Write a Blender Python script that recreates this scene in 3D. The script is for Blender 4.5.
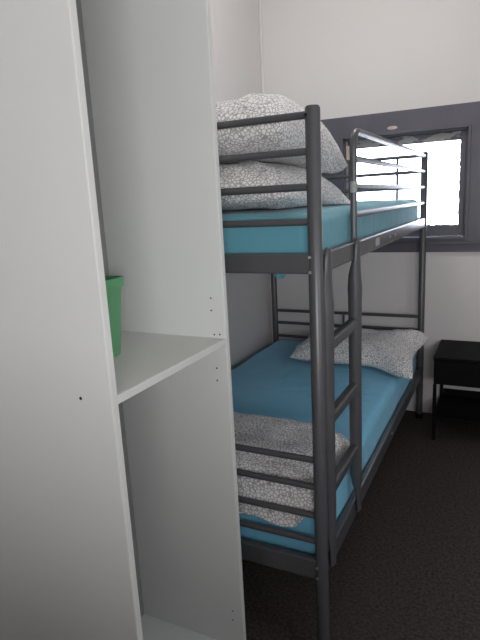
import bpy, bmesh, math, random
from mathutils import Vector, Matrix, noise
from mathutils.bvhtree import BVHTree

for o in list(bpy.data.objects):
    bpy.data.objects.remove(o)
S = bpy.context.scene
COL = S.collection

# ------------------------------------------------------------------ camera
CAM = Vector((1.41985, -1.36410, 1.39419))
RT = Vector((0.89649, 0.44012, -0.05100))
UP = Vector((-0.04973, 0.21433, 0.97549))
FW = Vector((-0.44026, 0.87199, -0.21403))
cd = bpy.data.cameras.new('camera')
cam = bpy.data.objects.new('camera', cd)
COL.objects.link(cam)
m3 = Matrix((RT, UP, -FW)).transposed()
cam.matrix_world = Matrix.Translation(CAM) @ m3.to_4x4()
cd.sensor_fit = 'HORIZONTAL'
cd.sensor_width = 36.0
cd.lens = 538.4 / 480 * 36.0
cd.clip_start = 0.02
S.camera = cam

# ------------------------------------------------------------------ world
w = bpy.data.worlds.new('world')
S.world = w
w.use_nodes = True
bg = w.node_tree.nodes['Background']
bg.inputs[0].default_value = (0.83, 0.86, 1.0, 1)
bg.inputs[1].default_value = 11.0
S.view_settings.view_transform = 'Standard'
S.view_settings.look = 'None'
S.view_settings.exposure = 0.0
S.view_settings.gamma = 1.0
S.view_settings.use_curve_mapping = False

# area light added behind the camera, standing in for hall daylight
hl = bpy.data.lights.new('rear_fill', 'AREA')
hl.shape = 'RECTANGLE'; hl.size = 1.3; hl.size_y = 0.5
hl.energy = 43
hl.color = (0.985, 0.99, 1.0)
ho = bpy.data.objects.new('rear_fill', hl)
ho.location = (2.3, -2.6, 1.4)
ho.rotation_euler = (math.radians(90), 0, 0)
COL.objects.link(ho)
# softer fill light added at the right wall, with no window there
sl = bpy.data.lights.new('side_fill', 'AREA')
sl.shape = 'RECTANGLE'; sl.size = 0.8; sl.size_y = 1.0
sl.energy = 11
so_ = bpy.data.objects.new('side_fill', sl)
sl.color = (0.80, 0.91, 1.0)
so_.location = (3.38, -0.9, 1.5)
so_.rotation_euler = (0, math.radians(90), 0)
COL.objects.link(so_)

# added lamp positions (the fixtures themselves are built further down)
LAMPS = [((0.75, 0.85, 2.52), 14.0)]
LAMP_COL = (1.0, 0.955, 0.91)


# ------------------------------------------------------------------ helpers
def tag(o, label=None, cat=None, group=None, kind=None):
    if label: o['label'] = label
    if cat: o['category'] = cat
    if group: o['group'] = group
    if kind: o['kind'] = kind
    return o


def empty(name, loc=(0, 0, 0)):
    o = bpy.data.objects.new(name, None)
    o.empty_display_size = 0.1
    o.location = loc
    COL.objects.link(o)
    return o


def link(name, bm, mat, parent=None, smooth=False, bevel=0.0, subd=0):
    me = bpy.data.meshes.new(name)
    bmesh.ops.recalc_face_normals(bm, faces=bm.faces[:])
    bm.to_mesh(me)
    bm.free()
    for mm in (mat if isinstance(mat, (list, tuple)) else [mat]):
        me.materials.append(mm)
    o = bpy.data.objects.new(name, me)
    COL.objects.link(o)
    if parent:
        o.parent = parent
        # geometry is written in world coordinates; keep it there
        off = Vector((0, 0, 0))
        q = parent
        while q:
            off += Vector(q.location)
            q = q.parent
        me.transform(Matrix.Translation(-off))
    if smooth:
        for p in me.polygons: p.use_smooth = True
    if bevel > 0:
        b = o.modifiers.new('bevel', 'BEVEL')
        b.width = bevel
        b.segments = 3
        b.limit_method = 'ANGLE'
        b.angle_limit = math.radians(40)
    if subd:
        s = o.modifiers.new('subd', 'SUBSURF')
        s.levels = subd
        s.render_levels = subd
    return o


def box(bm, a, b):
    a = Vector(a); b = Vector(b)
    M = Matrix.Translation((a + b) / 2) @ Matrix.Diagonal((abs(b.x - a.x), abs(b.y - a.y), abs(b.z - a.z), 1))
    return bmesh.ops.create_cube(bm, size=1.0, matrix=M)


def B(*boxes):
    bm = bmesh.new()
    for a, b in boxes: box(bm, a, b)
    return bm


def sweep(bm, pts, rad, n=16, cap=True):
    """tube along pts; rad = number or list of (ra, rb); ra is across (side axis), rb the other"""
    pts = [Vector(p) for p in pts]
    rings = []
    prev = None
    for i, p in enumerate(pts):
        if i == 0: t = pts[1] - pts[0]
        elif i == len(pts) - 1: t = pts[-1] - pts[-2]
        else: t = (pts[i + 1] - pts[i]).normalized() + (pts[i] - pts[i - 1]).normalized()
        t.normalize()
        if prev is None:
            ref = Vector((1, 0, 0)) if abs(t.x) < 0.8 else Vector((0, 0, 1))
            s = (ref - t * ref.dot(t)).normalized()
        else:
            s = (prev - t * prev.dot(t)).normalized()
        prev = s
        u = t.cross(s)
        r = rad[i] if isinstance(rad, list) else rad
        ra, rb = r if isinstance(r, tuple) else (r, r)
        rings.append([bm.verts.new(p + s * ra * math.cos(2 * math.pi * k / n) + u * rb * math.sin(2 * math.pi * k / n)) for k in range(n)])
    for a, b in zip(rings, rings[1:]):
        for k in range(n):
            bm.faces.new((a[k], a[(k + 1) % n], b[(k + 1) % n], b[k]))
    if cap:
        bm.faces.new(rings[0][::-1])
        bm.faces.new(rings[-1])
    return bm


def tube(pts, rad, n=16):
    return sweep(bmesh.new(), pts, rad, n)


def autosmooth(o, ang=40):
    me = o.data
    for p in me.polygons: p.use_smooth = True
    me.set_sharp_from_angle(angle=math.radians(ang))
    return o


def part_tube(name, pts, rad, mat, parent, n=16):
    return autosmooth(link(name, tube(pts, rad, n), mat, parent))


# ------------------------------------------------------------------ materials
def mat(name, col, rough=0.5, metal=0.0, spec=0.5):
    m = bpy.data.materials.new(name)
    m.use_nodes = True
    b = m.node_tree.nodes['Principled BSDF']
    b.inputs['Base Color'].default_value = (*col, 1)
    b.inputs['Roughness'].default_value = rough
    b.inputs['Metallic'].default_value = metal
    b.inputs['Specular IOR Level'].default_value = spec
    return m, m.node_tree, b


def noisy(name, c1, c2, scale, rough=0.6, bump=0.0, bscale=None, spec=0.4, detail=4, stretch=None, bdist=0.002):
    m, nt, b = mat(name, c1, rough, 0, spec)
    N, L = nt.nodes, nt.links
    tc = N.new('ShaderNodeTexCoord')
    src = tc.outputs['Object']
    if stretch:
        mp = N.new('ShaderNodeMapping')
        mp.inputs['Scale'].default_value = stretch
        L.new(src, mp.inputs[0]); src = mp.outputs[0]
    nz = N.new('ShaderNodeTexNoise')
    nz.inputs['Scale'].default_value = scale
    nz.inputs['Detail'].default_value = detail
    L.new(src, nz.inputs['Vector'])
    cr = N.new('ShaderNodeValToRGB')
    cr.color_ramp.elements[0].position = 0.3
    cr.color_ramp.elements[1].position = 0.7
    cr.color_ramp.elements[0].color = (*c1, 1)
    cr.color_ramp.elements[1].color = (*c2, 1)
    L.new(nz.outputs[0], cr.inputs[0])
    L.new(cr.outputs[0], b.inputs['Base Color'])
    if bump:
        n2 = N.new('ShaderNodeTexNoise')
        n2.inputs['Scale'].default_value = bscale or scale
        n2.inputs['Detail'].default_value = 3
        L.new(src, n2.inputs['Vector'])
        bp = N.new('ShaderNodeBump')
        bp.inputs['Strength'].default_value = bump
        bp.inputs['Distance'].default_value = bdist
        L.new(n2.outputs[0], bp.inputs['Height'])
        L.new(bp.outputs[0], b.inputs['Normal'])
    return m


M_wall = noisy('wall_paint', (0.70, 0.665, 0.655), (0.73, 0.695, 0.685), 1.6, 0.55, 0.12, 55, 0.3)
M_ceil = noisy('ceiling_paint', (0.78, 0.77, 0.75), (0.8, 0.79, 0.77), 2, 0.8)
M_white = noisy('white_melamine', (0.70, 0.705, 0.685), (0.725, 0.73, 0.71), 2.5, 0.42, 0.03, 220, 0.4)
M_board_shade = noisy('shaded_backing_board', (0.25, 0.25, 0.24), (0.28, 0.28, 0.265), 8, 0.7)  # shade at the back of the cabinet is put into this grey
M_edge = noisy('cream_edging', (0.71, 0.70, 0.67), (0.74, 0.73, 0.70), 6, 0.4)
M_metal = noisy('grey_metal_paint', (0.069, 0.069, 0.073), (0.080, 0.080, 0.085), 9, 0.34, 0.04, 300, 0.55)
M_frame = noisy('dark_grey_gloss_paint', (0.090, 0.087, 0.110), (0.112, 0.108, 0.132), 7, 0.38, 0.25, 28, 0.5)
M_black = noisy('black_lacquer', (0.0045, 0.0045, 0.005), (0.006, 0.006, 0.0065), 12, 0.6, 0, None, 0.1)
M_dark = mat('dark_hole', (0.012, 0.012, 0.012), 0.7)[0]
M_bolt = mat('steel_bolt', (0.5, 0.5, 0.52), 0.35, 0.8)[0]
M_sticker = mat('paper_sticker', (0.42, 0.42, 0.42), 0.6)[0]
M_tape = noisy('worn_tape', (0.25, 0.25, 0.25), (0.42, 0.41, 0.39), 120, 0.6)
M_green = noisy('green_plastic', (0.125, 0.36, 0.17), (0.135, 0.385, 0.185), 10, 0.42, 0, None, 0.45)
M_trim = noisy('corner_trim_paint', (0.74, 0.71, 0.70), (0.77, 0.74, 0.73), 8, 0.5)
M_patch = noisy('bare_wood_patch', (0.55, 0.40, 0.33), (0.68, 0.55, 0.48), 60, 0.7)


def carpet():
    m, nt, b = mat('brown_carpet', (0.03, 0.026, 0.024), 0.95, 0, 0.1)
    N, L = nt.nodes, nt.links
    tc = N.new('ShaderNodeTexCoord')
    v = N.new('ShaderNodeTexVoronoi'); v.inputs['Scale'].default_value = 120
    L.new(tc.outputs['Object'], v.inputs['Vector'])
    n = N.new('ShaderNodeTexNoise'); n.inputs['Scale'].default_value = 90; n.inputs['Detail'].default_value = 5
    L.new(tc.outputs['Object'], n.inputs['Vector'])
    cr = N.new('ShaderNodeValToRGB')
    e = cr.color_ramp.elements
    e[0].position = 0.3; e[0].color = (0.036, 0.029, 0.027, 1)
    e[1].position = 0.72; e[1].color = (0.098, 0.082, 0.075, 1)
    L.new(n.outputs[0], cr.inputs[0])
    L.new(cr.outputs[0], b.inputs['Base Color'])
    bp = N.new('ShaderNodeBump'); bp.inputs['Strength'].default_value = 0.7; bp.inputs['Distance'].default_value = 0.004
    L.new(v.outputs['Distance'], bp.inputs['Height'])
    L.new(bp.outputs[0], b.inputs['Normal'])
    return m


M_carpet = carpet()


def sheet(name, c1, c2):
    m, nt, b = mat(name, c1, 0.75, 0, 0.25)
    N, L = nt.nodes, nt.links
    tc = N.new('ShaderNodeTexCoord')
    n = N.new('ShaderNodeTexNoise'); n.inputs['Scale'].default_value = 5; n.inputs['Detail'].default_value = 3
    L.new(tc.outputs['Object'], n.inputs['Vector'])
    cr = N.new('ShaderNodeValToRGB')
    cr.color_ramp.elements[0].color = (*c1, 1); cr.color_ramp.elements[1].color = (*c2, 1)
    cr.color_ramp.elements[0].position = 0.35; cr.color_ramp.elements[1].position = 0.65
    L.new(n.outputs[0], cr.inputs[0]); L.new(cr.outputs[0], b.inputs['Base Color'])
    mp = N.new('ShaderNodeMapping'); mp.inputs['Scale'].default_value = (4, 7, 4)
    L.new(tc.outputs['Object'], mp.inputs[0])
    n2 = N.new('ShaderNodeTexNoise'); n2.inputs['Scale'].default_value = 1.2; n2.inputs['Detail'].default_value = 4
    n2.inputs['Distortion'].default_value = 1.2
    L.new(mp.outputs[0], n2.inputs['Vector'])
    bp = N.new('ShaderNodeBump'); bp.inputs['Strength'].default_value = 0.45; bp.inputs['Distance'].default_value = 0.012
    L.new(n2.outputs[0], bp.inputs['Height']); L.new(bp.outputs[0], b.inputs['Normal'])
    b.inputs['Sheen Weight'].default_value = 0.15
    return m


M_sheet = sheet('teal_sheet', (0.115, 0.33, 0.405), (0.13, 0.35, 0.43))
M_sheet_low_lit = sheet('teal_sheet_skylit', (0.185, 0.52, 0.72), (0.20, 0.54, 0.75))  # same teal sheet, with extra brightness and blue window light in its colour


def pillow_mat():
    m, nt, b = mat('ring_print_cotton', (0.7, 0.7, 0.7), 0.85, 0, 0.2)
    N, L = nt.nodes, nt.links
    tc = N.new('ShaderNodeTexCoord')
    v = N.new('ShaderNodeTexVoronoi'); v.inputs['Scale'].default_value = 84
    v.feature = 'DISTANCE_TO_EDGE'
    v.inputs['Randomness'].default_value = 0.9
    L.new(tc.outputs['Object'], v.inputs['Vector'])
    cr = N.new('ShaderNodeValToRGB')
    e = cr.color_ramp.elements
    e[0].position = 0.05; e[0].color = (0.42, 0.41, 0.415, 1)
    e[1].position = 0.14; e[1].color = (0.90, 0.875, 0.87, 1)
    a = v
    L.new(a.outputs[0], cr.inputs[0]); L.new(cr.outputs[0], b.inputs['Base Color'])
    n2 = N.new('ShaderNodeTexNoise'); n2.inputs['Scale'].default_value = 11; n2.inputs['Detail'].default_value = 4
    n2.inputs['Distortion'].default_value = 0.8
    L.new(tc.outputs['Object'], n2.inputs['Vector'])
    bp = N.new('ShaderNodeBump'); bp.inputs['Strength'].default_value = 0.5; bp.inputs['Distance'].default_value = 0.015
    L.new(n2.outputs[0], bp.inputs['Height']); L.new(bp.outputs[0], b.inputs['Normal'])
    b.inputs['Sheen Weight'].default_value = 0.1
    return m


M_pillow = pillow_mat()


def glass():
    m = bpy.data.materials.new('window_glass')
    m.use_nodes = True
    nt = m.node_tree; N, L = nt.nodes, nt.links
    for n in list(N): N.remove(n)
    out = N.new('ShaderNodeOutputMaterial')
    tr = N.new('ShaderNodeBsdfTransparent'); tr.inputs[0].default_value = (0.97, 0.98, 0.98, 1)
    gl = N.new('ShaderNodeBsdfGlossy'); gl.inputs['Roughness'].default_value = 0.03
    fr = N.new('ShaderNodeFresnel'); fr.inputs[0].default_value = 1.45
    mx = N.new('ShaderNodeMixShader')
    L.new(fr.outputs[0], mx.inputs[0]); L.new(tr.outputs[0], mx.inputs[1]); L.new(gl.outputs[0], mx.inputs[2])
    L.new(mx.outputs[0], out.inputs[0])
    return m


M_glass = glass()


def peeling(name='flaking_paint', th=0.50):
    """dark paint flaked away to an old pale coat; also serves painted reflection streaks"""
    m, nt, b = mat(name, (0.1, 0.1, 0.11), 0.55)
    N, L = nt.nodes, nt.links
    tc = N.new('ShaderNodeTexCoord')
    mp = N.new('ShaderNodeMapping'); mp.inputs['Scale'].default_value = (9, 9, 22)
    L.new(tc.outputs['Object'], mp.inputs[0])
    n = N.new('ShaderNodeTexNoise'); n.inputs['Scale'].default_value = 1.4; n.inputs['Detail'].default_value = 6
    L.new(mp.outputs[0], n.inputs['Vector'])
    cr = N.new('ShaderNodeValToRGB')
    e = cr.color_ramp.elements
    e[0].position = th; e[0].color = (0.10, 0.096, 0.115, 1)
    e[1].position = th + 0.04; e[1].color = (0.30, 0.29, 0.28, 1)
    L.new(n.outputs[0], cr.inputs[0]); L.new(cr.outputs[0], b.inputs['Base Color'])
    return m


M_peel = peeling()
M_reflect_streak = peeling('reflection_streak_paint', 0.40)  # paler flaking pattern that paints reflection streaks on the stop bead


def emit(name, col, s):
    m = bpy.data.materials.new(name)
    m.use_nodes = True
    nt = m.node_tree; N, L = nt.nodes, nt.links
    b = N['Principled BSDF']
    b.inputs['Base Color'].default_value = (0.8, 0.8, 0.78, 1)
    b.inputs['Emission Color'].default_value = (*col, 1)
    b.inputs['Emission Strength'].default_value = s
    return m


# ------------------------------------------------------------------ room
X0, X1, Y0, Y1, ZC = -0.068, 3.40, -2.9, 2.084, 2.78
T = 0.12
WX0, WX1, WZ0, WZ1 = 0.466, 1.188, 1.119, 1.740      # window opening


def struct(name, bm, m, bevel=0):
    return tag(link(name, bm, m, None, bevel=bevel), kind='structure')


struct('floor', B(((X0 - T, Y0 - T, -0.1), (X1 + T, Y1 + T, 0))), M_carpet)
struct('ceiling', B(((X0 - T, Y0 - T, ZC), (X1 + T, Y1 + T, ZC + 0.1))), M_ceil)
struct('wall_left', B(((X0 - T, Y0 - T, 0), (X0, Y1 + T, ZC))), M_wall)
struct('wall_right', B(((X1, Y0 - T, 0), (X1 + T, Y1 + T, ZC))), M_wall)
struct('wall_front', B(((X0, Y0 - T, 0), (X1, Y0, ZC))), M_wall)
# unseen partition added to block low light, open above its sill to the rear light
PY, OX0, OX1, OZ0, OZ1 = -1.80, 0.90, 3.30, 1.15, 2.30
struct('wall_light_block', B(((X0, PY - T, 0), (OX0, PY, ZC)), ((OX1, PY - T, 0), (X1, PY, ZC)),
                           ((OX0, PY - T, 0), (OX1, PY, OZ0)), ((OX0, PY - T, OZ1), (OX1, PY, ZC))), M_wall)
struct('wall_back', B(((X0, Y1, 0), (WX0, Y1 + T, ZC)), ((WX1, Y1, 0), (X1, Y1 + T, ZC)),
                      ((WX0, Y1, 0), (WX1, Y1 + T, WZ0)), ((WX0, Y1, WZ1), (WX1, Y1 + T, ZC))), M_wall)
# narrow cover strip in the corner
bm = B(((X0, Y1 - 0.014, 0), (X0 + 0.014, Y1, ZC)))
struct('trim_1', bm, M_trim, bevel=0.005)

# ------------------------------------------------------------------ window
win = empty('window_1', (0.818, Y1, 1.42))
tag(win, kind='structure')
CX0, CX1, CZ0, CZ1 = 0.31, 1.345, 1.040, 1.868
yf = Y1 - 0.022
parts = [((CX0, yf, CZ0), (WX0, Y1, CZ1)), ((WX1, yf, CZ0), (CX1, Y1, CZ1)),
         ((WX0, yf, WZ1), (WX1, Y1, CZ1)), ((WX0, yf, CZ0), (WX1, Y1, WZ0))]
link('casing', B(*parts), M_frame, win)
# raised bead around the opening
bw = 0.014
parts = [((WX0 - bw, yf - 0.010, WZ0 - bw), (WX0 + 0.002, yf + .004, WZ1 + bw)), ((WX1 - 0.002, yf - 0.010, WZ0 - bw), (WX1 + bw, yf + .004, WZ1 + bw)),
         ((WX0 + 0.002, yf - 0.010, WZ1 - .002), (WX1 - .002, yf + .004, WZ1 + bw))]
link('bead', B(*parts), M_frame, win, bevel=0.003)
link('stool', B(((CX0 + .04, yf - 0.026, 1.087), (CX1 - .0, yf + .006, 1.101))), M_frame, win, bevel=0.004)
link('inner_ledge', B(((WX0 - .005, yf - 0.012, 1.115), (WX1 + .005, Y1 + 0.05, 1.129))), M_frame, win, bevel=0.003)
# jamb lining
parts = [((WX0, Y1, WZ0), (WX0 + 0.012, Y1 + T, WZ1)), ((WX1 - 0.012, Y1, WZ0), (WX1, Y1 + T, WZ1)),
         ((WX0, Y1, WZ1 - 0.012), (WX1, Y1 + T, WZ1)), ((WX0, Y1 + .05, WZ0), (WX1, Y1 + T, WZ0 + 0.012))]
link('jamb', B(*parts), M_frame, win, bevel=0.002)
# stop beads on the hinge side jamb
link('stop_bead', B(((WX0 + 0.012, Y1 + 0.008, WZ0 + .012), (WX0 + 0.024, Y1 + 0.020, WZ1 - .012))), M_reflect_streak, win, bevel=0.003)
# sash
SX0, SX1, SZ0, SZ1 = WX0 + .012, WX1 - .012, 1.133, WZ1 - .012
GX0, GX1, GZ0, GZ1 = 0.528, 1.148, 1.194, 1.680
ys0, ys1 = Y1 + 0.030, Y1 + 0.068
parts = [((SX0, ys0, SZ0), (GX0, ys1, SZ1)), ((GX1, ys0, SZ0), (SX1, ys1, SZ1)), ((GX0, ys0, SZ0), (GX1, ys1, GZ0))]
sash = link('sash', B(*parts), M_frame, win, bevel=0.003)
link('flaking_sash_rail', B(((GX0, ys0 - .001, GZ1), (GX1, ys1, SZ1))), M_peel, win, bevel=0.003)
link('pane', B(((GX0 - .004, ys0 + .018, GZ0 - .004), (GX1 + .004, ys0 + .021, GZ1 + .004))), M_glass, win)
# crumbling putty along the pane
random.seed(4)
bm = bmesh.new()
for side in range(2):
    n = 46
    for i in range(n):
        if side == 0:
            z = GZ0 + (GZ1 - GZ0) * (i + .5) / n
            wd = 0.003 + 0.005 * random.random()
            box(bm, (GX1 - wd, ys0 + .006, z - .0065), (GX1 + .001, ys0 + .017, z + .0065))
        else:
            x = GX0 + (GX1 - GX0) * (i + .5) / n
            wd = 0.002 + 0.006 * random.random() ** 2
            box(bm, (x - .0075, ys0 + .006, GZ0 - .001), (x + .0075, ys0 + .017, GZ0 + wd))
link('putty', bm, M_peel, win)
# oval bare patch on the head casing
bm = bmesh.new()
r = bmesh.ops.create_cone(bm, segments=28, radius1=1, radius2=1, depth=1, cap_ends=True)
bmesh.ops.transform(bm, verts=bm.verts[:], matrix=Matrix.Translation((0.767, yf - .0005, 1.777)) @ Matrix.Rotation(math.pi / 2, 4, 'X') @ Matrix.Diagonal((0.030, 0.010, 0.002, 1)))
link('bare_patch', bm, M_patch, win)
# small catch on the jamb
link('window_catch', B(((WX0 + .014, Y1 + .006, 1.60), (WX0 + .032, Y1 + .03, 1.70))), M_patch, win, bevel=0.003)

# ------------------------------------------------------------------ bunk bed
W, LN, H = 0.964, 1.989, 1.619
PR = 0.0195
bed = empty('bunk_bed', (W / 2, LN / 2, 0))
tag(bed, 'dark grey tubular metal bunk bed with ladder, in the corner below the window', 'bunk bed')
UZ0, UZ1 = 1.197, 1.252
LZ0, LZ1 = 0.267, 0.333
for (x, y) in ((0, 0), (W, 0), (0, LN), (W, LN)):
    bm = tube([(x, y, 0.012), (x, y, H - .006), (x, y, H)], [PR, PR, PR * .82], 24)
    po = autosmooth(link('post', bm, M_metal, bed))
    ft = tube([(x, y, 0), (x, y, .03)], PR + .003, 20)
    autosmooth(link('foot_cap', ft, M_black, po))
    if y == 0 and x == W:
        for z in (1.243, 1.203, 0.315, 0.280):
            autosmooth(link('bolt', tube([(x - .009, y - PR + .001, z), (x - .009, y - PR - .0035, z)], .0042, 12), M_bolt, po))
        autosmooth(link('tube_plug', tube([(x - .012, y - PR + .004, H - .022), (x - .0125, y - PR + .0015, H - .022)], .0046, 12), M_dark, po))
UR = (1.599, 1.511, 1.423, 1.334)
LR = (0.655, 0.570, 0.4765, 0.392)
RR = 0.0098
for y in (0, LN):
    for z in UR + LR:
        part_tube('end_rail', [(PR * .5, y, z), (W - PR * .5, y, z)], RR, M_metal, bed, 14)
    link('end_beam', B(((PR * .5, y - .0125, UZ0), (W - PR * .5, y + .0125, UZ1))), M_metal, bed, bevel=0.006)
    link('end_beam', B(((PR * .5, y - .0125, LZ0), (W - PR * .5, y + .0125, LZ1))), M_metal, bed, bevel=0.006)
part_tube('end_spindle', [(0.812, LN, UZ1 - .01), (0.812, LN, UR[0])], 0.0075, M_metal, bed, 12)
part_tube('end_spindle', [(0.481, LN, LZ1 - .01), (0.481, LN, LR[0])], 0.0075, M_metal, bed, 12)
for x in (0, W):
    s = link('side_beam', B(((x - .0125, PR * .5, UZ0 - .004), (x + .0125, LN - PR * .5, UZ1 - .003))), M_metal, bed, bevel=0.006)
    if x == W:
        lab = link('rating_sticker', B(((x + .012, .668, 1.207), (x + .0133, .728, 1.236))), M_sticker, s)
        lab['label'] = 'pale grey sticker'
        for yy in (.93, 1.04):
            autosmooth(link('bolt', tube([(x + .012, yy, 1.222), (x + .016, yy, 1.222)], .006, 12), M_bolt, s))
    s = link('side_beam', B(((x - .0125, PR * .5, .272), (x + .0125, LN - PR * .5, .338))), M_metal, bed, bevel=0.006)
    if x == W:
        autosmooth(link('bolt', tube([(x + .012, 1.02, .305), (x + .017, 1.02, .305)], .006, 12), M_bolt, s))
# slats
for z, nm in ((UZ0 + .010, 'slat_base'), (LZ0 + .020, 'slat_base')):
    bm = bmesh.new()
    for i in range(16):
        y = .07 + i * (LN - .14) / 15
        box(bm, (.0125, y - .02, z - .004), (W - .0125, y + .02, z + .004))
    link(nm, bm, M_metal, bed)
# guard rail (ladder side): bent loop plus three rails
GY = 0.397
zt = 1.597
pts = [(W, GY, UZ1 - .015), (W, GY, zt - .055)]
for i in range(1, 8):
    a = math.pi / 2 * i / 8
    pts.append((W, GY + .055 * (1 - math.cos(a)), zt - .055 + .055 * math.sin(a)))
pts += [(W, GY + .055, zt), (W, LN - PR * .4, zt)]
g = part_tube('guard_rail', pts, 0.0108, M_metal, bed, 16)
tp = part_tube('tape_wrap', [(W, GY, 1.405), (W, GY, 1.44)], 0.0118, M_tape, g, 16)
for z in UR[1:]:
    part_tube('guard_bar', [(W, GY, z), (W, LN - PR * .4, z)], RR * .95, M_metal, bed, 14)
# wall side guard
for z in (UR[0], UR[1], UR[2], UR[3]):
    part_tube('guard_bar', [(0, PR * .4, z), (0, LN - PR * .4, z)], RR * .95, M_metal, bed, 12)
# ladder
LX = W + .0115
for y in (0.044, 0.362):
    zs = [1.262, 1.256, 1.239, 1.209, 1.179, 1.144, 1.10, 1.07, 0.9, 0.6, 0.44, .40, .37, .345, .297]
    rx = [.006, .0085, .0100, .0110, .0150, .0205, .0240, .0228, .0212, .0212, .0212, .016, .010, .008, .007]
    ry = [.008, .015, .0200, .0230, .0230, .0220, .0215, .0212, .0212, .0212, .0212, .021, .022, .022, .019]
    pts = [(LX + .0115 * (1 - min(1, max(0, r_ - .006) / .0135)), y, z) for z, r_ in zip(zs, rx)]
    part_tube('ladder_rail', pts, list(zip(rx, ry)), M_metal, bed, 20)
for z in (1.003, 0.780, 0.556):
    link('ladder_rung', B(((LX - .016, .045, z - .036), (LX + .014, .362, z))), M_metal, bed, bevel=0.008)

# ------------------------------------------------------------------ mattresses
def mattress(name, x0, x1, y0, y1, z0, z1, mt, label, seed, creases=(), crown=0.012):
    nx, ny, nz = 92, 190, 12
    bm = bmesh.new()
    bmesh.ops.create_cube(bm, size=1.0)
    # build grid shell by parametric box with rounded edges
    bm.free()
    bm = bmesh.new()
    vs = {}
    hx, hy, hz = (x1 - x0) / 2, (y1 - y0) / 2, (z1 - z0) / 2
    rr = 0.035

    def vert(i, j, k):
        key = (i, j, k)
        if key in vs: return vs[key]
        p = Vector((hx * (2 * i / nx - 1), hy * (2 * j / ny - 1), hz * (2 * k / nz - 1)))
        c = Vector((max(-hx + rr, min(hx - rr, p.x)), max(-hy + rr, min(hy - rr, p.y)), max(-hz + rr, min(hz - rr, p.z))))
        d = p - c
        if d.length > 1e-9:
            # only push to the rounded shell
            p = c + d.normalized() * rr if sum(abs(v) > 1e-9 for v in d) > 1 else p
        q = p + Vector(((x0 + x1) / 2, (y0 + y1) / 2, (z0 + z1) / 2))
        top = max(0, (2 * k / nz - 1))
        if k == nz:
            q.z += crown * (1 - (p.x / hx) ** 4) * (1 - (p.y / hy) ** 6)
            q.z += 0.006 * noise.noise(Vector((q.x * 3 + seed, q.y * 4, 0)))
            for (ax, ay, bx, by, wdt, dep) in creases:
                ab = Vector((bx - ax, by - ay)); ap = Vector((q.x - ax, q.y - ay))
                t = max(0, min(1, ap.dot(ab) / ab.dot(ab)))
                dd = (ap - ab * t).length
                q.z += dep * math.exp(-(dd / wdt) ** 2) * math.sin(math.pi * min(1, max(0, .1 + t * .8)))
        q.x += 0.004 * noise.noise(Vector((q.y * 5 + seed, q.z * 9, 3))) * (abs(p.x) / hx)
        q.y += 0.003 * noise.noise(Vector((q.x * 6 + seed, q.z * 9, 7))) * (abs(p.y) / hy)
        vs[key] = bm.verts.new(q)
        return vs[key]

    def quad(a, b, c, d):
        bm.faces.new((vert(*a), vert(*b), vert(*c), vert(*d)))
    for i in range(nx):
        for j in range(ny):
            for k in (0, nz):
                quad((i, j, k), (i + 1, j, k), (i + 1, j + 1, k), (i, j + 1, k))
    for i in range(nx):
        for k in range(nz):
            for j in (0, ny):
                quad((i, j, k), (i + 1, j, k), (i + 1, j, k + 1), (i, j, k + 1))
    for j in range(ny):
        for k in range(nz):
            for i in (0, nx):
                quad((i, j, k), (i, j + 1, k), (i, j + 1, k + 1), (i, j, k + 1))
    o = link(name, bm, mt, None, smooth=True)
    tag(o, label, 'mattress')
    return o


upm = mattress('mattress', .022, W - .022, .032, LN - .026, UZ0 + .0142, 1.356, M_sheet,
               'mattress in a teal fitted sheet on the upper bunk', 1.3)
bm = bmesh.new()
# loose sheet end hanging below the upper slats near the end beam
nn = 14
top, bot = [], []
for i in range(nn + 1):
    u = i / nn
    x = .775 + .07 * u
    d = .040 * math.sin(math.pi * u) ** .7
    top.append(bm.verts.new((x, 0.133 + .004 * math.sin(9 * u), UZ0 + .0155)))
    bot.append(bm.verts.new((x, 0.130 + .008 * math.sin(14 * u), UZ0 + .006 - d)))
for i in range(nn):
    bm.faces.new((top[i], top[i + 1], bot[i + 1], bot[i]))
st = link('sheet_tail', bm, M_sheet, upm, smooth=True)
so = st.modifiers.new('thick', 'SOLIDIFY'); so.thickness = .003
lowm = mattress('mattress', .022, W - .018, .034, LN - .026, LZ0 + .0242, .462, M_sheet_low_lit,
                'mattress in a teal fitted sheet with blue light in its colour on the lower bunk', 5.7,
                creases=((.34, 1.13, .60, 1.16, .011, -.010), (.36, .98, .66, 1.03, .012, -.011), (.38, 1.42, .36, 1.14, .016, -.005),
                         (.52, 1.27, .82, 1.31, .010, -.008), (.56, 1.36, .84, 1.41, .009, -.006), (.50, 1.10, .84, 1.13, .011, -.010),
                         (.15, .62, .70, .60, .018, .012), (.54, .93, .88, .97, .012, -.009), (.60, 1.02, .90, 1.05, .010, -.008), (.70, .78, .90, .82, .012, -.007)))


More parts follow.
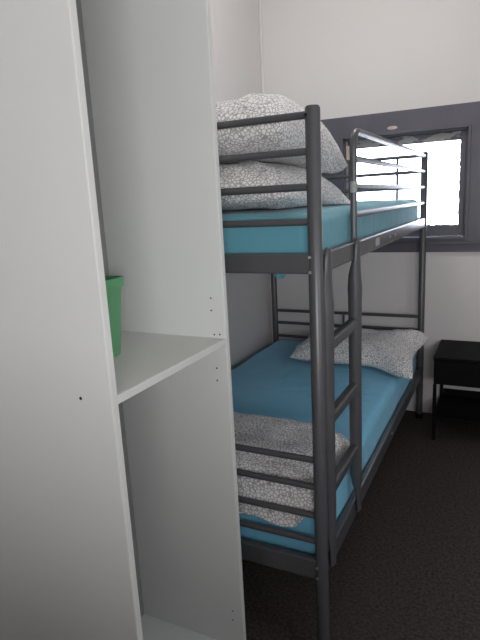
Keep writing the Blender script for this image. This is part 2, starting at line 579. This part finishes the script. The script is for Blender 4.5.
# ------------------------------------------------------------------ pillows
def pillow(label, c, sx, sy, th, rot, seed, fn=None, flat=0.35, p=2.6, pinch=0.05, pu=None, rest=None):
    """soft cushion; fn(u, v, s, q) bends the surface point q; u, v in -1..1; s = +1 top, -1 bottom"""
    n = 44
    bm = bmesh.new()
    R = Matrix.Rotation(rot, 3, 'Z')
    grid = {}

    def pt(i, j, s):
        u = math.sin(math.pi / 2 * (2 * i / n - 1)); v = math.sin(math.pi / 2 * (2 * j / n - 1))
        edge = (i in (0, n)) or (j in (0, n))
        key = (i, j, 0 if edge else s)
        if key in grid: return grid[key]
        prof = (max(0, (1 - abs(u) ** (pu or p))) * max(0, (1 - abs(v) ** p))) ** 0.5
        # sides bow in between the corners
        x = sx / 2 * u * (1 - pinch * (1 - v * v))
        y = sy / 2 * v * (1 - pinch * (1 - u * u))
        wr = 0.010 * noise.noise(Vector((u * 2.6 + seed, v * 2.2, s * 2.0))) + 0.006 * noise.noise(Vector((u * 6 + seed, v * 5.5, s * 3 + 9)))
        # radiating puckers toward the corners
        cr = min(1, abs(u) * abs(v) * 1.6)
        wr += 0.007 * cr * math.sin(7 * math.atan2(1 - abs(v), 1.001 - abs(u)) * 2 + seed)
        z = (th * (1 - flat) if s > 0 else -th * flat) * prof + (wr * min(1, prof * 2.5) if s > 0 else wr * .3 * min(1, prof * 2))
        q = R @ Vector((x, y, z)) + Vector(c)
        if fn: q = fn(u, v, s, q)
        if rest:
            hit = rest.ray_cast(Vector((q.x, q.y, 3)), Vector((0, 0, -1)))
            if hit[0]: q.z = max(q.z, hit[0].z + (.004 if s < 0 or edge else .007))
        grid[key] = bm.verts.new(q)
        return grid[key]
    for s in (1, -1):
        for i in range(n):
            for j in range(n):
                f = [pt(i, j, s), pt(i + 1, j, s), pt(i + 1, j + 1, s), pt(i, j + 1, s)]
                if len(set(f)) == 4:
                    try: bm.faces.new(f)
                    except ValueError: pass
    o = link('pillow', bm, M_pillow, None, smooth=True)
    tag(o, label, 'pillow')
    return o


def surface(o):
    me = o.data
    return BVHTree.FromPolygons([v.co.copy() for v in me.vertices], [tuple(p.vertices) for p in me.polygons])


def sm(a, b, t):
    t = max(0, min(1, (t - a) / (b - a)))
    return t * t * (3 - 2 * t)


def low_up(u, v, s, q):
    # settles on the mattress; far right corner reaches toward the ladder
    k = sm(.2, 1, u) * sm(.1, 1, v)
    q = q + Vector((.02 * k, .07 * k, 0))
    q.z -= .05 * sm(.3, 1, v) + .02 * sm(.5, 1, u)
    return q


top_up = surface(upm)
p1 = pillow('lower pillow of the upper bunk pair, ring-printed, lying on the teal mattress', (.470, .372, 1.425), .78, .64, .150, math.radians(2), 2.1, low_up, .38, 4.0, .03, 5.0, top_up)


def up_up(u, v, s, q):
    k = sm(.5, 1, u) * sm(-.1, 1, v)
    q = q + Vector((.02 * k, .05 * k, -.030 * k))
    q.z -= .045 * sm(.3, 1, v) + .010 * sm(.8, 1, u)
    return q


pillow('topmost ring-printed pillow on the upper bunk, stacked on another pillow', (.465, .335, 1.592), .78, .60, .185, math.radians(2), 7.7, up_up, .40, 3.6, .02, 11.0, surface(p1))

low_top = surface(lowm)


def far_low(u, v, s, q):
    k = sm(.3, 1, u) * sm(.2, 1, -v)
    q = q + Vector((.03 * k, -.10 * k, -.03 * k))
    kk = sm(.2, 1, u) * sm(.1, 1, v)
    q = q + Vector((.04 * kk, .02 * kk, .03 * kk))
    if q.x > W - .03: q.z = max(q.z, .352)
    return q


pillow('creased ring-printed pillow at the far head of the lower bunk', (.660, 1.625, .518), .66, .47, .150, math.radians(1), 4.4, far_low, .30, 3.4, .03, 4.5, low_top)


def near_low(u, v, s, q):
    # front edge slumps over the mattress end against the rails
    hang = .088 + .014 * math.exp(-((u - .66) / .12) ** 2) + .006 * math.sin(9 * u) - .055 * sm(.80, .97, u)
    q.y -= .035 * sm(.5, 1, u) * sm(.3, 1, v)
    if v < -.8:
        t = (v + 1) / .2
        q.y = .0125 + .0135 * t
        q.z -= hang * (1 - t) ** .8 * (1 if s < 0 else .55 + .45 * (1 - t))
    else:
        hit = low_top.ray_cast(Vector((q.x, max(q.y, .06), 3)), Vector((0, 0, -1)))
        if hit[0]: q.z = max(q.z, hit[0].z + .0035 + (.002 if s > 0 else 0))
        q.y = max(q.y, .027)
    return q


pillow('ring-printed pillow slumped against the near end rails of the lower bunk', (.560, .245, .508), .76, .46, .115, 0, 9.2, near_low, .30, 4.4, .01, 7.0)

# ------------------------------------------------------------------ open shelving cabinet
FX, BX = .747, .3676
FY0, FY1 = -.5805, -.120     # inner faces of the two sides
TH = .0175
HT = 2.02
cab = empty('shelf_cabinet', ((FX + BX) / 2, (FY0 + FY1) / 2, 0))
tag(cab, 'tall open white cabinet with one shelf, standing before the bunk bed', 'cabinet')
for y0, y1 in ((FY0 - TH, FY0), (FY1, FY1 + TH)):
    sp = link('side_panel', B(((.270, y0, 0), (FX - .0015, y1, HT))), M_white, cab, bevel=0.0015)
    link('edge_band', B(((FX - .0018, y0 + .0003, 0), (FX, y1 - .0003, HT))), M_edge, sp, bevel=0.0008)
    if y0 > -.3:
        for (xx, zz) in ((.707, 1.145), (.706, 1.111), (.728, 1.045), (.711, 1.044), (.712, .948), (.711, .912), (.714, .166), (.713, .133)):
            autosmooth(link('pin_hole', tube([(xx, y0 + .002, zz), (xx, y0 - .0006, zz)], .0024, 10), M_dark, sp))
    else:
        ring = autosmooth(link('screw_cap', tube([(.668, y0 + .002, 1.027), (.668, y0 - .0008, 1.027)], .0046, 20), M_edge, sp))
        autosmooth(link('screw_recess', tube([(.668, y0 + .001, 1.027), (.668, y0 - .0014, 1.027)], .0036, 16), M_dark, ring))
link('back_panel', B(((BX - .005, FY0, .02), (BX, FY1, HT - .018))), M_board_shade, cab)
link('top_board', B(((BX, FY0, HT - TH), (FX - .002, FY1, HT))), M_white, cab, bevel=0.0015)
link('bottom_board', B(((BX, FY0, .022), (FX - .012, FY1, .040))), M_white, cab, bevel=0.0015)
link('plinth', B(((FX - .035, FY0, 0), (FX - .02, FY1, .022))), M_white, cab)
sh = link('shelf', B(((BX, FY0 + .0003, 1.017), (FX - .004, FY1 - .0003, 1.035))), M_edge, cab, bevel=0.0015)
link('edge_band', B(((FX - .0045, FY0 + .0006, 1.0168), (FX - .0008, FY1 - .0006, 1.0352))), M_edge, sh, bevel=0.0016)

# ------------------------------------------------------------------ green tub on the shelf
def green_tub(cx, cy, z0, h, rb, rt):
    t = empty('plastic_tub', (cx, cy, z0))
    tag(t, 'green tapered plastic tub with a rim, on the white cabinet shelf', 'tub')
    n = 40

    def ring(bm, r, z, sq=3.4):
        vs = []
        for k in range(n):
            a = 2 * math.pi * k / n
            c, s = math.cos(a), math.sin(a)
            d = (abs(c) ** sq + abs(s) ** sq) ** (-1 / sq)
            vs.append(bm.verts.new((cx + r * d * c, cy + r * d * s, z)))
        return vs

    def lathe(prof, close0=True, close1=True):
        bm = bmesh.new()
        rings = [ring(bm, r, z) for r, z in prof]
        for a, b in zip(rings, rings[1:]):
            for k in range(n):
                bm.faces.new((a[k], a[(k + 1) % n], b[(k + 1) % n], b[k]))
        if close0: bm.faces.new(rings[0][::-1])
        if close1: bm.faces.new(rings[-1])
        return bm
    body = lathe([(rb * .93, z0), (rb, z0 + .004), (rt, z0 + h - .002), (rt - .003, z0 + h - .002), (rb - .003, z0 + .006)])
    autosmooth(link('tub_body', body, M_green, t))
    rim = lathe([(rt - .002, z0 + h - .022), (rt + .004, z0 + h - .022), (rt + .0055, z0 + h - .004), (rt + .004, z0 + h), (rt - .003, z0 + h), (rt - .003, z0 + h - .004)], False, False)
    autosmooth(link('rim', rim, M_green, t))
    lug = B(((cx + rt * .55, cy - rt - .008, z0 + h - .03), (cx + rt * .95, cy - rt + .002, z0 + h - .012)))
    link('handle_lug', lug, M_green, t, bevel=.003)
    return t


green_tub(.527, -.357, 1.0355, .195, .035, .052)

# ------------------------------------------------------------------ black bedside table
NX0, NX1, NY0, NY1, NZ = 1.075, 1.535, 1.680, 2.078, .497
ns = empty('bedside_table', ((NX0 + NX1) / 2, (NY0 + NY1) / 2, 0))
tag(ns, 'black bedside table with a drawer, against the wall beside the bunk bed', 'bedside table')
link('tabletop', B(((NX0, NY0 - .004, NZ - .014), (NX1, NY1, NZ))), M_black, ns, bevel=.002)
link('drawer_case', B(((NX0 + .003, NY0 + .012, .335), (NX1 - .003, NY1 - .002, NZ - .014))), M_black, ns, bevel=.002)
dr = link('drawer_front', B(((NX0 + .006, NY0 - .002, .340), (NX1 - .006, NY0 + .012, NZ - .020))), M_black, ns, bevel=.002)
LG = .018
for x in (NX0 + .002, NX1 - .002 - LG):
    for y in (NY0, NY1 - LG - .002):
        link('leg', B(((x, y, 0), (x + LG, y + LG, .3352))), M_black, ns, bevel=.002)
link('lower_shelf', B(((NX0 + .004, NY0 + .002, .125), (NX1 - .004, NY1 - .004, .140))), M_black, ns, bevel=.002)
link('shelf_back_rail', B(((NX0 + .022, NY1 - .018, .140), (NX1 - .022, NY1 - .006, .183))), M_black, ns, bevel=.002)

# ------------------------------------------------------------------ added ceiling light, unseen above the frame
for (lx, ly, lz), power in LAMPS:
    c = empty('added_ceiling_light', (lx, ly, ZC))
    tag(c, 'unseen round white globe ceiling light, added above the upper bunk for its light', 'ceiling light')
    autosmooth(link('lamp_base', tube([(lx, ly, ZC), (lx, ly, ZC - .025)], .06, 32), M_white, c))
    autosmooth(link('stem', tube([(lx, ly, ZC - .025), (lx, ly, lz + .085)], .012, 16), M_white, c))
    gb = bmesh.new()
    bmesh.ops.create_uvsphere(gb, u_segments=32, v_segments=20, radius=.09, matrix=Matrix.Translation((lx, ly, lz)))
    go = link('globe', gb, emit('lamp_globe', LAMP_COL, power * .30 / (math.pi * 4 * math.pi * .09 ** 2) * 3.3), c, smooth=True)
